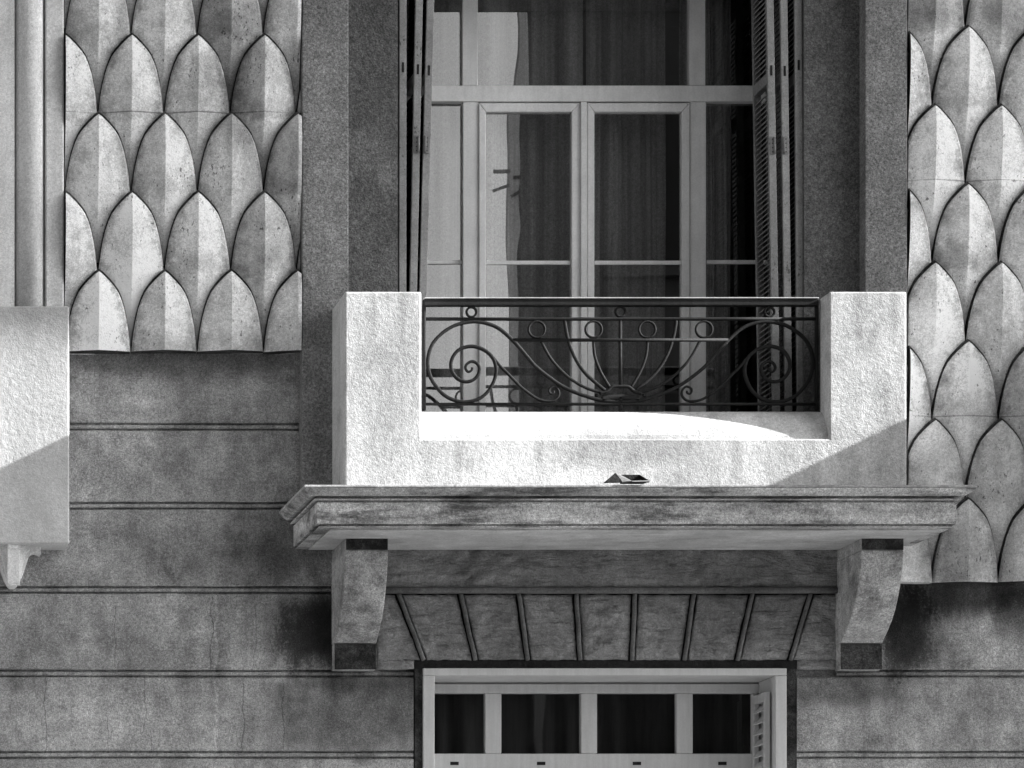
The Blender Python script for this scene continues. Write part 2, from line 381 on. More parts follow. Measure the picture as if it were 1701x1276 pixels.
# ---- scale relief panels
HP, RP = 110.0, 130.5
def leaf_mesh(clip0=None, clip1=None, clipb=None, seed=0):
    """a pointed leaf: apex at (0,0), 265 px long, folded along a vertical ridge, tip proud and tail sunk"""
    ys = [0, 5, 15, 25, 34, 46, 61, 78, 95, 112, 131, 165, 205, 245, 268]
    vs = []; fs = []; mi = []; flank = []; fall = []
    WT = [(0, 0), (5, 7), (15, 17.5), (25, 26.5), (34, 33), (46, 38.5), (61, 43.5), (78, 47.5), (95, 50.5), (131, 54.7), (400, 54.7)]
    def hw(y):
        y = max(0.0, y)
        for (a, p), (b, q) in zip(WT[:-1], WT[1:]):
            if y <= b: return p + (q - p) * (y - a) / (b - a)
        return 54.7
    def e_(y): return .115 - .115 * y / 262.0
    for y in ys:
        w = hw(y); e = e_(y)
        rg = .052 * (min(1.0, w / 50.0) if y <= 130 else max(0.0, 1 - (y - 130) / 140.0))
        e -= .004 * (w / 54.6)
        for q, dd in ((-1, None), (-1, 0), (-.93, .010), (-.5, None), (0, None), (.5, None), (.93, .010), (1, 0), (1, None)):
            x = w * q
            if abs(q) == 1 and dd is None: d = -.015
            elif q == 0: d = e + rg
            elif abs(q) == .5: d = e + rg * .5 + .005 * (w / 54.6)
            elif dd: d = e + rg * .07 + .006 * (w / 54.6)
            else: d = e - .004
            vs.append((x / PX, -d, -y / PX)); flank.append(q); fall.append(y / 131.0)
    n = 9
    for i in range(len(ys) - 1):
        for j in range(n - 1):
            fs.append((i * n + j, (i + 1) * n + j, (i + 1) * n + j + 1, i * n + j + 1)); mi.append(1 if j in (0, n - 2) else 0)
    L = (len(ys) - 1) * n
    fs.append(tuple(range(L, L + n))); mi.append(0)
    fs.append(tuple(range(n - 1, -1, -1))); mi.append(1)
    # sooty mortar joint round the tip
    up = 5.2; o = len(vs); yj = [q - up for q in (0, 5, 15, 25, 34, 46, 61, 78, 95, 112, 131)]
    for y in yj:
        w = min(hw(y + up) + .5, 54.7)
        for q in (-1, 1): vs += [(w * q / PX, .012, -y / PX), (w * q / PX, -max(.012, e_(max(y, 0)) - .020), -y / PX)]
    for i in range(len(yj) - 1):
        a, b = o + i * 4, o + (i + 1) * 4
        fs += [(a, b, b + 1, a + 1), (a + 1, b + 1, b + 3, a + 3), (a + 3, b + 3, b + 2, a + 2)]; mi += [1, 1, 1]
    me = bpy.data.meshes.new('scale'); me.from_pydata(vs, [], fs)
    flank += [0] * (len(vs) - len(flank)); fall += [0] * (len(vs) - len(fall))
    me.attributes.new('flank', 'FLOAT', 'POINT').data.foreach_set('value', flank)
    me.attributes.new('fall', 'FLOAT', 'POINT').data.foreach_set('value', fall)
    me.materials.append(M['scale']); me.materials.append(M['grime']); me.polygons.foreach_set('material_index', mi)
    b = bmesh.new(); b.from_mesh(me); bmesh.ops.remove_doubles(b, verts=b.verts, dist=1e-6); bmesh.ops.dissolve_degenerate(b, edges=b.edges[:], dist=1e-7)
    bmesh.ops.recalc_face_normals(b, faces=b.faces)
    for c, no in ((clip0, (-1, 0, 0)), (clip1, (1, 0, 0))):
        if c is not None:
            r = bmesh.ops.bisect_plane(b, geom=b.verts[:] + b.edges[:] + b.faces[:], plane_co=(c, 0, 0), plane_no=no, clear_outer=True)
            bmesh.ops.contextual_create(b, geom=[q for q in r['geom_cut'] if isinstance(q, bmesh.types.BMEdge)])
    if clipb is not None:
        r = bmesh.ops.bisect_plane(b, geom=b.verts[:] + b.edges[:] + b.faces[:], plane_co=(0, 0, clipb), plane_no=(0, 0, -1), clear_outer=True)
        bmesh.ops.contextual_create(b, geom=[q for q in r['geom_cut'] if isinstance(q, bmesh.types.BMEdge)])
    b.to_mesh(me); b.free(); return me
FULL = leaf_mesh()
def scale_panel(label, x0, x1, ybot, apex_x, apex_y, ytop, low=False):
    """x0..x1, ybot: panel borders (photo px at mean relief depth); apex_*: one known leaf tip"""
    dm = .07
    root = thing('scale_panel', label, 'relief panel', 'cast stone scale panels', (wx((x0 + x1) / 2, dm), 0, wz(ybot, dm)))
    ox, oy, oz = root.location
    MB().box(wx(x0, dm) - ox, wx(x1, dm) - ox, -.012, .02, 0.01, wz(ytop, dm) - oz).build('panel_back', 'grime', root)
    X0, X1, ZB = wx(x0, dm), wx(x1, dm), wz(ybot, dm)
    hp, rp = HP / PX * (D - dm) / D, RP / PX * (D - dm) / D
    ax, az = wx(apex_x, dm), wz(apex_y, dm)
    for r in range(-14, 14):
        z = az - r * rp
        if z < ZB + .02 or z > wz(ytop, dm): continue
        off = (hp / 2) if r % 2 else 0.0
        for c in range(-20, 21):
            x = ax + off + c * hp
            h = 54.6 / PX
            if x + h < X0 + .008 or x - h > X1 - .008: continue
            xl = X0 if not (low and z - rp < ZB + .02) else X0 - .14
            c0 = xl - x if x - h < xl - .002 else None
            c1 = X1 - x if x + h > X1 + .002 else None
            cb = ZB - z + random.uniform(-.004, .004) if z - 268 / PX < ZB else None
            if c1 is not None and x > X1 + .02: pass
            me = FULL if c0 is None and c1 is None and cb is None else leaf_mesh(c0, c1, cb)
            if len(me.polygons) < 3: continue
            o = obj('scale', me, root, (x - ox, random.uniform(-.003, .003), z - oz))
            o.rotation_euler = (random.uniform(-.006, .006), random.uniform(-.004, .004), random.uniform(-.01, .01))
    return root
scale_panel('pale cast stone panel of pointed scales left of the window', 108, 499, 584, 218, 62, -330)
scale_panel('tall pale cast stone panel of pointed scales right of the window', 1508, 2070, 967, 1605, 48, -330, True)

# ---- roof cornice far above, shading the facade
rc = thing('roof_cornice', 'deep projecting roof cornice of the building high above the window', 'cornice')
MB().prism_yz([(-.3, 10.205), (1.5, 10.207), (1.6, 10.215), (1.6, 10.5), (-.3, 10.75)], XL, XR).build('cornice_slab', 'cornice', rc)

# ---- rooms behind
def room(name, x0, x1, y0, y1, z0, z1):
    vs = [(x0, y0, z0), (x1, y0, z0), (x1, y1, z0), (x0, y1, z0), (x0, y0, z1), (x1, y0, z1), (x1, y1, z1), (x0, y1, z1)]
    tag(MB().add(vs, [(0, 1, 2, 3), (4, 5, 6, 7), (1, 2, 6, 5), (2, 3, 7, 6), (3, 0, 4, 7)]).build(name, 'room'), kind='structure')
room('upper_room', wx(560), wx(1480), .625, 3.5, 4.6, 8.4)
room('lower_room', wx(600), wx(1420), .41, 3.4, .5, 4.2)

# ------------------------------------------------------------------ balcony
BD = .545
bal = thing('balcony', 'white roughcast balcony with two square piers above a moulded cornice', 'balcony')
bx0, bx1 = wx(573, BD), wx(1506, BD); ix0, ix1 = wx(700, BD), wx(1378, BD)
zt = wz(484.5, BD); zb = wz(805.4, .91) + .001; zs = wz(729, BD)
m = MB()
def upoly(): return [(bx0, zb), (bx1, zb), (bx1, zt), (ix1, zt), (ix1, zs), (ix0, zs), (ix0, zt), (bx0, zt)]
m.prism_xz(upoly(), -BD, -.36)
m.build('parapet', 'white', bal, .009)
for a, b in ((bx0 + .002, bx0 + .2), (bx1 - .2, bx1 - .002)):
    MB().box(a, b, -.358, -.001, zb, zt - .002).build('side_wall', 'white', bal, .008)
prof = [(.352, wz(684, .352)), (.40, wz(685.5, .40)), (.43, wz(689, .43)), (.457, wz(696, .457)), (.482, wz(705, .482)), (.500, wz(714, .500)), (.513, wz(723, .513)), (.518, zs + .001), (.352, zs + .001)]
MB().prism_yz(prof, ix0 + .001, ix1 - .001, 0, False).build('sill', 'white', bal)
MB().box(ix0 + .001, ix1 - .001, -.36, -.33, zb, zs + .02).build('parapet_back', 'white', bal)

# cornice slab: profile swept round front and two returns
CB0, CB1 = wx(505, .91), wx(1623, .91)     # lip outline
def cz(y, d): return wz(y, d)
cprof = [(-.004, cz(810.2, .91)), (-.004, cz(811.5, .91)), (-.014, cz(813.5, .90)), (-.030, cz(818, .88)), (-.052, cz(822, .86)), (-.060, cz(824.5, .85)),
         (-.122, cz(825.2, .80)), (-.122, cz(828.3, .80)), (-.088, cz(829, .83)), (-.085, cz(830.5, .83)), (-.090, cz(832, .83)), (-.126, cz(832.6, .79)), (-.126, cz(835, .79)), (-.11, cz(836, .8)),
         (-.11, cz(872, .8)), (-.145, cz(872.6, .77)), (-.145, cz(875, .77)), (-.125, cz(875.4, .79)), (-.125, cz(877, .79))]
CF = .91
cprof = [(o * .74, z) for o, z in cprof]
def swept(name, prof, mat, x0, x1, dfront, capz=None):
    vs = []; fs = []; n = len(prof)
    stations = 4
    for st in range(stations):
        for off, z in prof:
            if st == 0: vs.append((x0 - off, -.002, z))
            elif st == 1: vs.append((x0 - off, -(dfront + off), z))
            elif st == 2: vs.append((x1 + off, -(dfront + off), z))
            else: vs.append((x1 + off, -.002, z))
    for st in range(3):
        for j in range(n - 1): fs.append((st * n + j, (st + 1) * n + j, (st + 1) * n + j + 1, st * n + j + 1))
    fs.append(tuple(st * n for st in range(4)))                     # top
    fs.append(tuple(st * n + n - 1 for st in (3, 2, 1, 0)))         # underside
    return MB().add(vs, fs).build(name, mat, bal, .002, seg=1)
swept('cornice', cprof, 'cornice', CB0, CB1, CF)
MB().box(CB0, CB1, -CF, -.004, cz(810, .91), cz(805.4, .91)).build('ledge', 'white', bal, .004)
# soffit sheet, a paler rough render under the slab
zsf = cz(877, .79)
MB().box(CB0 + .16, CB1 - .16, -(CF - .15), -.035, zsf - .008, zsf - .001).build('soffit', 'soffit', bal)

def bracket(xa, xb):
    ys = [(916, .455), (930, .45), (948, .435), (970, .405), (990, .37), (1010, .325), (1030, .265), (1048, .19), (1060, .13), (1068, .095)]
    prof = [(-.02, wz(914, .45)), (.455, wz(914, .45))] + [(d, wz(y, d)) for y, d in ys] + [(-.02, wz(1068, .12))]
    b = MB().prism_yz(prof, xa, xb).build('bracket', 'bracket', bal, .007)
    MB().box_front(xa + .003, xb - .003, -.46, .02, wz(913.5, .46), zsf - .009).build('cap_block', ['bracket', 'grime'], b)
    MB().box_front(xa + .002, xb - .002, -.085, .02, wz(1112, .085), wz(1068, .12) - .002).build('foot_block', ['bracket', 'grime'], b)
bracket(wx(551), wx(551) + .232)
bracket(wx(1388), wx(1388) + .232)

# ---- flat arch over the lower window: frieze, horizontal rib, voussoirs and their ribs
fa = thing('flat_arch', 'dark trowelled flat arch with radiating ribs beneath the balcony', 'arch')
def rough_quad(name, q, d, mat, parent, amp=.006, nx=26, nz=16, thick=.03):
    """q: four px corners tl,tr,br,bl; a rough plaster face with real unevenness"""
    vs = []; fs = []; s = random.random() * 50
    for j in range(nz + 1):
        for i in range(nx + 1):
            u, v = i / nx, j / nz
            x = (q[0][0] * (1 - u) + q[1][0] * u) * (1 - v) + (q[3][0] * (1 - u) + q[2][0] * u) * v
            y = (q[0][1] * (1 - u) + q[1][1] * u) * (1 - v) + (q[3][1] * (1 - u) + q[2][1] * u) * v
            if (u in (0, 1) or v in (0, 1)) and amp: x += 1.6 * noise.noise(Vector((x * .11, y * .11, s))); y += 1.6 * noise.noise(Vector((x * .09, y * .2, s + 5)))
            X_, Z_ = wx(x, d), wz(y, d)
            edge = min(1, min(u, 1 - u, v, 1 - v) * 8)
            h = noise.fractal(Vector((X_ * 5 + s, Z_ * 15 + 3 * math.sin(X_ * 5 + s), s)), .9, 2.1, 5) * amp * edge - (1 - edge) * .004
            vs.append((X_, -d - h, Z_))
    for j in range(nz):
        for i in range(nx):
            a = j * (nx + 1) + i; fs.append((a, a + nx + 1, a + nx + 2, a + 1))
    m = MB().add(vs, fs, 0, True)
    rim = [i for i in range(nx + 1)] + [(nx + 1) * j + nx for j in range(1, nz + 1)] + [(nx + 1) * nz + i for i in range(nx - 1, -1, -1)] + [(nx + 1) * j for j in range(nz - 1, 0, -1)]
    base = len(vs); m.v += [(vs[i][0], -d + thick, vs[i][2]) for i in rim]; L = len(rim)
    for k in range(L):
        m.f.append([rim[k], rim[(k + 1) % L], base + (k + 1) % L, base + k]); m.mi.append(0); m.sm.append(False)
    return m.build(name, mat, parent)
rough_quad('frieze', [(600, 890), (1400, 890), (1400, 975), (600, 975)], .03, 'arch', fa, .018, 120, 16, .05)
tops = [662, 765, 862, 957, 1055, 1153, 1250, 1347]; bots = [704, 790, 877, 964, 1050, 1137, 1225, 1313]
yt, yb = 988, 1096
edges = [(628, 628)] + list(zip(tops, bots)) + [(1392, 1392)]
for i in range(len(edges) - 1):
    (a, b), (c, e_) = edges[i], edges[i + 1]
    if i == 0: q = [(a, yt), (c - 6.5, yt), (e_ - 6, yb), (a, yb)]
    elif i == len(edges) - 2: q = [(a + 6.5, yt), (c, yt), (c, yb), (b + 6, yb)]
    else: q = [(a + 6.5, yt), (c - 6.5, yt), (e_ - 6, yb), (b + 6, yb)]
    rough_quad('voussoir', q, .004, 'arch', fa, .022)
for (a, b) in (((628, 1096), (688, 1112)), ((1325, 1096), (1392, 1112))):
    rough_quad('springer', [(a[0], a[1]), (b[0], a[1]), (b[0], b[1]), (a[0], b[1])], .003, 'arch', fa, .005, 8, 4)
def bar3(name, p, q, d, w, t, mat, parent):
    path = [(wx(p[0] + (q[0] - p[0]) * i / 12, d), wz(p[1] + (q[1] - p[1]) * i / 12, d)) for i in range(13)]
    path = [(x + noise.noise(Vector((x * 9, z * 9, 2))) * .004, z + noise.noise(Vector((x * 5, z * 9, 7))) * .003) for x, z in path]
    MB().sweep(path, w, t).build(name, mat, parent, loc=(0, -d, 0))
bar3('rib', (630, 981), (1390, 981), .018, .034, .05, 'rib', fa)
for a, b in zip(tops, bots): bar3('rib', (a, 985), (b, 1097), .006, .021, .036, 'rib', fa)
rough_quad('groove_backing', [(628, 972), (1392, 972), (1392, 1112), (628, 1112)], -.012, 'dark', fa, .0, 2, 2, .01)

# ------------------------------------------------------------------ railing
RD = .37
rl = thing('balcony_railing', 'black wrought iron railing with spiral scrolls between the white piers', 'railing', loc=(wx(1030.5, RD), -RD, wz(684, RD)))
ROX, ROZ = wx(1030.5, RD), wz(684, RD)
def R(p): return (wx(p[0], RD) - ROX, wz(p[1], RD) - ROZ)
def rbar(name, pts, w=5.0, t=.018, per=0, closed=False, mirror=True, taper=None, parent=None, circle=False):
    pp = [R(p) for p in pts]
    if per: pp = spline(pp, per)
    o = MB().sweep(pp, w / PX, t, closed, taper=taper).build(name, 'iron', rl)
    if mirror:
        MB().sweep([(-x, z) for x, z in pp], w / PX, t, closed, taper=taper).build(name, 'iron', rl)
    return o
def ring(cx, cy, r, w, mirror=True): rbar('ring', [(cx + r * math.cos(2 * math.pi * i / 28), cy + r * math.sin(2 * math.pi * i / 28)) for i in range(28)], w, .02, 0, True, mirror)
a, b = R((703, 503.5)), R((1358, 503.5))
MB().box(a[0], -a[0], -.024, .024, a[1] - .018, a[1] + .018).build('top_rail', 'iron', rl, .004)
MB().box(a[0], -a[0], -.030, .030, a[1] + .0185, a[1] + .026).build('handrail_cap', 'bright', rl, .0036)
rbar('rail', [(705, 530), (870, 530.3), (1030, 530), (1200, 530), (1356, 530)], 5.2, .022, 0, mirror=False)
rbar('rail', [(852, 565), (1030, 565), (1209, 565)], 5.2, .022, 0, mirror=False)
rbar('rail', [(705, 671.5), (1030, 671.5), (1356, 671.5)], 4.4, .022, 0, mirror=False)
rbar('end_post', [(704.5, 506), (704.5, 682)], 5.5, .03)
ring(783, 518.5, 8.0, 3.6); ring(1030.5, 518, 8.0, 3.6, False)
ring(891.5, 547.5, 13.6, 3.4); ring(986, 547.5, 13.6, 3.4)
rbar('stem', [(1030.5, 532), (1030.5, 645)], 5.0, .018, mirror=False)
rbar('frond', [(898.7, 567), (915, 596), (938.7, 622), (962, 638.7), (985.7, 649), (1004.5, 651.6)], 4.4, .016, 6)
rbar('frond', [(937.5, 532), (943.4, 563.5), (955, 594), (974, 622), (1007, 650.5)], 5.4, .018, 6)
rbar('frond', [(985.5, 567), (988, 591.7), (997.5, 617.5), (1013, 644)], 4.4, .016, 6)
rbar('hub', [(996, 654), (1008, 650), (1014, 645), (1018.6, 642.5), (1030.5, 642), (1042.4, 642.5), (1047, 645), (1053, 650), (1065, 654)], 5.0, .026, 4, mirror=False)
rbar('hub', [(1000, 664), (1012, 661), (1030.5, 660), (1049, 661), (1061, 664)], 9.0, .02, 4, mirror=False)
rbar('foot', [(1030.5, 660), (1030.5, 682)], 6.0, .02, mirror=False)
big = [(1030, 668), (1010, 666.5), (985.7, 662), (955, 651.6), (927, 637.5), (891.6, 610.5), (872, 588.5), (854, 568), (830.5, 547), (809, 537.6), (786, 534.5), (757.6, 540), (734, 554), (717.6, 573), (710.8, 597), (713, 620), (722, 638.7), (738.8, 657), (760, 666.5), (781, 667), (800, 660), (814, 645.8), (823, 625), (823.4, 608), (816.4, 591.7), (800, 579.5), (781, 575.5), (762, 581.5), (751, 596), (749.4, 612.9), (757.6, 627), (770.5, 634), (783.5, 632.5), (793, 624.6), (796.5, 613), (792.5, 604), (783.5, 600.6), (775.5, 605), (773.3, 612), (777.6, 617.7), (783.3, 615.2), (784.3, 610.5)]
rbar('scroll', big, 5.8, .02, 6, taper=lambda t: 1.0 if t < .75 else 1 - (t - .75) * 1.4)
small = [(819, 594), (832.8, 610.5), (844.6, 622), (863, 641), (882, 656), (896, 664), (910, 666.8), (921, 665), (928, 657.5), (927.6, 648.5), (921.5, 642.4), (915, 644), (912, 649.2), (915, 654.4), (919.6, 652.6), (919.8, 649.4)]
rbar('scroll', small, 4.6, .018, 6, taper=lambda t: 1 - .3 * t)
for s in (-1, 1):
    cx, cz_ = R((991, 657)); vs = []; fs = []; r = .0105
    for i in range(7):
        for j in range(10):
            th, ph = math.pi * i / 6, 2 * math.pi * j / 10
            vs.append((s * cx + r * math.sin(th) * math.cos(ph), r * math.cos(th), cz_ + r * math.sin(th) * math.sin(ph)))
    for i in range(6):
        for j in range(10): fs.append((i * 10 + j, i * 10 + (j + 1) % 10, (i + 1) * 10 + (j + 1) % 10, (i + 1) * 10 + j))
    MB().add(vs, fs, 0, True).build('ball', 'iron', rl)

# ------------------------------------------------------------------ french window
FD = -.58                                   # front face of the frame; glass a little behind
fw = thing('french_window', 'tall white framed french window with side lights behind the balcony', 'window')
def fbox(name, x0, x1, y0, y1, front=FD, thick=.06, parent=fw, bevel=.004, mat='frame'):
    return MB().box(wx(x0, front), wx(x1, front), -front, -front + thick, wz(y0, front) if y0 > -999 else UZ1, wz(y1, front) if y1 < 9999 else UZ0 + .04).build(name, mat, parent, bevel)
TOP, BOT = -1000, 10000
fbox('mullion', 768, 794, TOP, 142); fbox('mullion', 1145, 1172, TOP, 142)
fbox('transom', 690, 1300, 142, 168.5, FD + .012)
fbox('mullion', 769, 795, 168.8, BOT); fbox('mullion', 1146.5, 1173, 168.8, BOT)
fbox('jamb_post', 672, 692, TOP, BOT, FD - .001); fbox('jamb_post', 1300, 1320, TOP, BOT, FD - .001)
fbox('head', 692.5, 1299.5, -190, -158, FD - .002)
def pane(name, x0, x1, y0, y1, d, parent, rot=(0, 0, 0), mat='glass'):
    xa, xb = wx(x0, d), wx(x1, d); za = wz(y0, d) if y0 > -999 else UZ1 - .002; zb_ = wz(y1, d) if y1 < 9999 else UZ0 + .045
    cx, cz2 = (xa + xb) / 2, (za + zb_) / 2; hx, hz = (xb - xa) / 2, (za - zb_) / 2
    o = MB().add([(-hx, 0, -hz), (hx, 0, -hz), (hx, 0, hz), (-hx, 0, hz)], [(0, 1, 2, 3)]).build(name, mat, parent, loc=(cx, -d, cz2))
    o.rotation_euler = rot; return o
GD = FD - .042
pane('pane', 692, 769, TOP, 143, GD, fw, (0, 0, .001)); pane('pane', 793, 1146, TOP, 143, GD, fw, (.000, 0, .0005)); pane('pane', 1171, 1300, TOP, 143, GD, fw, (0, 0, -.001))
pane('pane', 692, 770, 167, BOT, GD, fw, (0, 0, .002)); pane('pane', 1172, 1300, 167, BOT, GD, fw, (0, 0, -.002))
for nm, a, b in (('bar', 692, 768), ('bar', 1174, 1300)):
    fbox('glazing_bar', a, b, 432, 438.5, GD + .012, .012, fw, .002)
LD = FD + .012
for (a, b, sl_, sr, lab, rz) in ((795.6, 964, 12, 15, None, .0022), (976, 1146, 12, 14, None, -.001)):
    leaf = obj('door_leaf', None, fw)
    # mitred sash frame
    y0 = 171; wt = 15.5; zlo = UZ0 + .05
    XA, XB = wx(a, LD), wx(b, LD); ZT = wz(y0, LD); L_, R_, T_ = sl_ / PX, sr / PX, wt / PX
    def mitre(name, pts): MB().prism_xz(pts, -LD, -LD + .05).build(name, 'frame', leaf, .005)
    e = .0006
    mitre('top_rail', [(XA + L_ + e, ZT - T_), (XB - R_ - e, ZT - T_), (XB - e, ZT), (XA + e, ZT)])
    mitre('stile', [(XA, zlo), (XA + L_, zlo), (XA + L_, ZT - T_ - e), (XA, ZT - e)])
    mitre('stile', [(XB - R_, zlo), (XB, zlo), (XB, ZT - e), (XB - R_, ZT - T_ - e)])
    mitre('bottom_rail', [(XA + L_ + e, zlo), (XB - R_ - e, zlo), (XB - R_ - e, zlo + .3), (XA + L_ + e, zlo + .3)])
    pane('pane', a + sl_ - 1, b - sr + 1, y0 + wt - 1, BOT, LD - .03, leaf, (0, 0, rz))
    fbox('glazing_bar', a + sl_, b - sr, 433, 439.5, LD - .02, .014, leaf, .002)
fbox('astragal', 964.8, 975.2, 169, BOT, LD + .016, .04)

# curtains
def curtain(label, x0, x1, d, folds, amp, seed, ztop, mat='curtain', lean=0.0):
    xa, xb = wx(x0, d), wx(x1, d); n = 90; nz = 10; vs = []; fs = []
    c0 = (xa + xb) / 2
    for j in range(nz + 1):
        v = j / nz; z = ztop + (UZ0 + .06 - ztop) * v
        for i in range(n + 1):
            u = i / n
            ph = noise.noise(Vector((u * 3 + seed, seed, v * .5))) * 2.2
            y = amp * (.6 + .4 * noise.noise(Vector((u * 5, seed + 4, v)))) * math.sin(u * folds * 2 * math.pi + ph) + .015 * noise.noise(Vector((u * 22, seed, v * .3)))
            x = xa + (xb - xa) * u + lean * v * (1 - abs(u - .5)) + .012 * noise.noise(Vector((u * 6, seed + 9, v * 2.5)))
            vs.append((x - c0, y, z - (UZ0 + .06)))
    for j in range(nz):
        for i in range(n): a = j * (n + 1) + i; fs.append((a, a + n + 1, a + n + 2, a + 1))
    o = MB().add(vs, fs, 0, True).build('curtain', mat, None, loc=(c0, -d, UZ0 + .06))
    q = o.modifiers.new('thickness', 'SOLIDIFY'); q.thickness = .003
    return tag(o, label, 'curtain', 'curtains behind the french window')
curtain('dim folded curtain behind the left half of the french window', 690, 968, -.76, 4, .055, 1.3, UZ1 + .02)
curtain('dim folded curtain behind the right door leaf', 972, 1105, -.78, 2.5, .05, 5.1, UZ1 + .02)
curtain('narrow dim curtain strip behind the right side light', 1128, 1212, -.80, 2, .02, 8.4, UZ1 + .02)

# ------------------------------------------------------------------ folding shutters
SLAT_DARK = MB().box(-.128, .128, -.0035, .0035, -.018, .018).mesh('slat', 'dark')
SLAT = MB().box_edges(-.128, .128, -.0035, .0035, -.018, .018).mesh('slat', ['dark', 'shutter'])  # both slat meshes: black faces paint in the shade of the gaps
def shutter_leaf(root, xc, d_front, lean, yaw, with_slats=True):
    """leaf standing in the depth direction; local x = depth into the reveal, z up"""
    width, th = .31, .04; z0, z1 = UZ0 + .05, UZ1 - .01; H = z1 - z0
    lf = obj('leaf', None, root, (xc, -d_front, z0))
    lf.rotation_euler = (0, lean, yaw)
    def pb(name, y0, y1, a, b, bev=.003): MB().box(-th / 2, th / 2, y0, y1, a, b).build(name, 'shutter', lf, bev)
    pb('stile', 0, .028, 0, H); pb('stile', width - .028, width, 0, H)
    for a in (0.0, wz(690, d_front) - z0 - .03, wz(128, d_front) - z0 - .03, H - .07):
        if a < 0: continue
        pb('rail', .0285, width - .0285, a + .001, min(a + .06, H - .001))
    if with_slats:
        n = int((H - .1) / .0285); rails = [wz(128, d_front) - z0]
        for k in range(n):
            z = .075 + k * .0285
            if any(abs(z - q) < .045 for q in rails) or z > H - .08: continue
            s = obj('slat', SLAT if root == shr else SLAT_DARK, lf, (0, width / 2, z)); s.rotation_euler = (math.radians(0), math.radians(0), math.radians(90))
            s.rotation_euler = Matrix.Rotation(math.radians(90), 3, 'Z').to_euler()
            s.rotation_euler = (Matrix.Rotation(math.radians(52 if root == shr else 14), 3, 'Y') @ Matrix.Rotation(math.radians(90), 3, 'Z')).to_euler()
    return lf, z0
def hinge(lf, z0, py, side, d):
    z = wz(py, d) - z0; m = MB()
    m.box(-.013, .013, -.004, -.0005, z - .05, z + .05)
    m.build('hinge_plate', 'hinge', lf, .001)
    k = MB(); r = .008
    pts = [(side * .026 + r * math.cos(2 * math.pi * i / 10), .004 + r * math.sin(2 * math.pi * i / 10)) for i in range(10)]
    k.prism_xy(pts, z - .045, z + .045, 0, True).build('hinge_knuckle', 'hinge', lf)
    for q in (-.035, -.012, .012, .035):
        MB().box(-.003, .003, -.0055, -.0042, z + q - .003, z + q + .003).build('screw', 'dark', lf)
def slot(lf, z0, py, d):
    z = wz(py, d) - z0
    MB().box(-.006, .006, -.0015, -.0004, z - .028, z + .028).build('lock_slot', 'dark', lf)
sd = -.02
shl = thing('folding_shutter', 'grey folding shutter stacked edge on at the left of the window', 'shutter', 'folded window shutters', )
shr = thing('folding_shutter', 'grey folding shutter with louvres at the right of the window', 'shutter', 'folded window shutters')
for (px, lean, yaw, hg, sl_) in ((669, 0.001, 0.0, 0, 112), (687, .020, .004, -1, 115), (703, .026, -.004, 1, 117)):
    # pivot at the foot: px measured at y=480
    lf, z0 = shutter_leaf(shl, wx(px, sd) - lean * (wz(480, sd) - UZ0 - .05), sd, lean, yaw, True)
    slot(lf, z0, sl_, sd)
    if hg: hinge(lf, z0, 240, .5 * -hg * -1 if False else -hg * .0 + (.4 if hg < 0 else -.4), sd)
for (px, lean, yaw, hg, sl_) in ((1329, -.006, 0.0, 0, 108), (1308, -.012, .004, 1, 118), (1287, -.016, -.004, -1, 117)):
    lf, z0 = shutter_leaf(shr, wx(px, sd) - lean * (wz(480, sd) - UZ0 - .05), sd, lean, yaw, True)
    slot(lf, z0, sl_, sd)
    if hg: hinge(lf, z0, 242, -.4 if hg > 0 else .4, sd)

# ------------------------------------------------------------------ lower window
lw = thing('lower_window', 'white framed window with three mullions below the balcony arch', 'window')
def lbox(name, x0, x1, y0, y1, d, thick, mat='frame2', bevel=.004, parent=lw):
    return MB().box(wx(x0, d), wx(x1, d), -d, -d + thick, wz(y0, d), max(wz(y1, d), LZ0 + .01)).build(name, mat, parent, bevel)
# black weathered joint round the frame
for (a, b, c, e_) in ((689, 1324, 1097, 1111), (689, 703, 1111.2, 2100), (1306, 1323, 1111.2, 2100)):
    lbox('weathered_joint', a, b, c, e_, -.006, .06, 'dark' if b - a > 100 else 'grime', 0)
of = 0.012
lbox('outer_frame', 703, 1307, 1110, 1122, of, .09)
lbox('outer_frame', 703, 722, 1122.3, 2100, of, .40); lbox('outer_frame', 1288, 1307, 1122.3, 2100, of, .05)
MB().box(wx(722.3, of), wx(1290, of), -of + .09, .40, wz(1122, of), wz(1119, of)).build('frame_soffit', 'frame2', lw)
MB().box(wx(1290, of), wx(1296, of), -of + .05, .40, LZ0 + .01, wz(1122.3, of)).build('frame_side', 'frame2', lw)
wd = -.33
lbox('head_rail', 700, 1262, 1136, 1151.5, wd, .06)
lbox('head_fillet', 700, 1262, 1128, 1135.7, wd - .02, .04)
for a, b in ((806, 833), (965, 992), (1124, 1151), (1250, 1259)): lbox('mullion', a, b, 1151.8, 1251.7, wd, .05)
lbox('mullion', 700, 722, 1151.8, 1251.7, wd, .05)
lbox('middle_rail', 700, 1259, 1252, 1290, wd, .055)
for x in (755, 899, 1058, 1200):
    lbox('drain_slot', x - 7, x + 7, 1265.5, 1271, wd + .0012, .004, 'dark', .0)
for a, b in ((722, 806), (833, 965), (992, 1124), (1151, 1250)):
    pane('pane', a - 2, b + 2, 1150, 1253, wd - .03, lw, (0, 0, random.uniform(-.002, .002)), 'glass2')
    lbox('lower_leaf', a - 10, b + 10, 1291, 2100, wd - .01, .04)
ls = thing('louvred_shutter', 'white louvred shutter folded into the right side of the lower window', 'shutter')
zl1 = wz(1150, -.1)
x_s = wx(1288, of) - .004
MB().box(x_s - .03, x_s - .001, .075, .11, LZ0 + .02, zl1).build('stile', 'frame2', ls, .003)
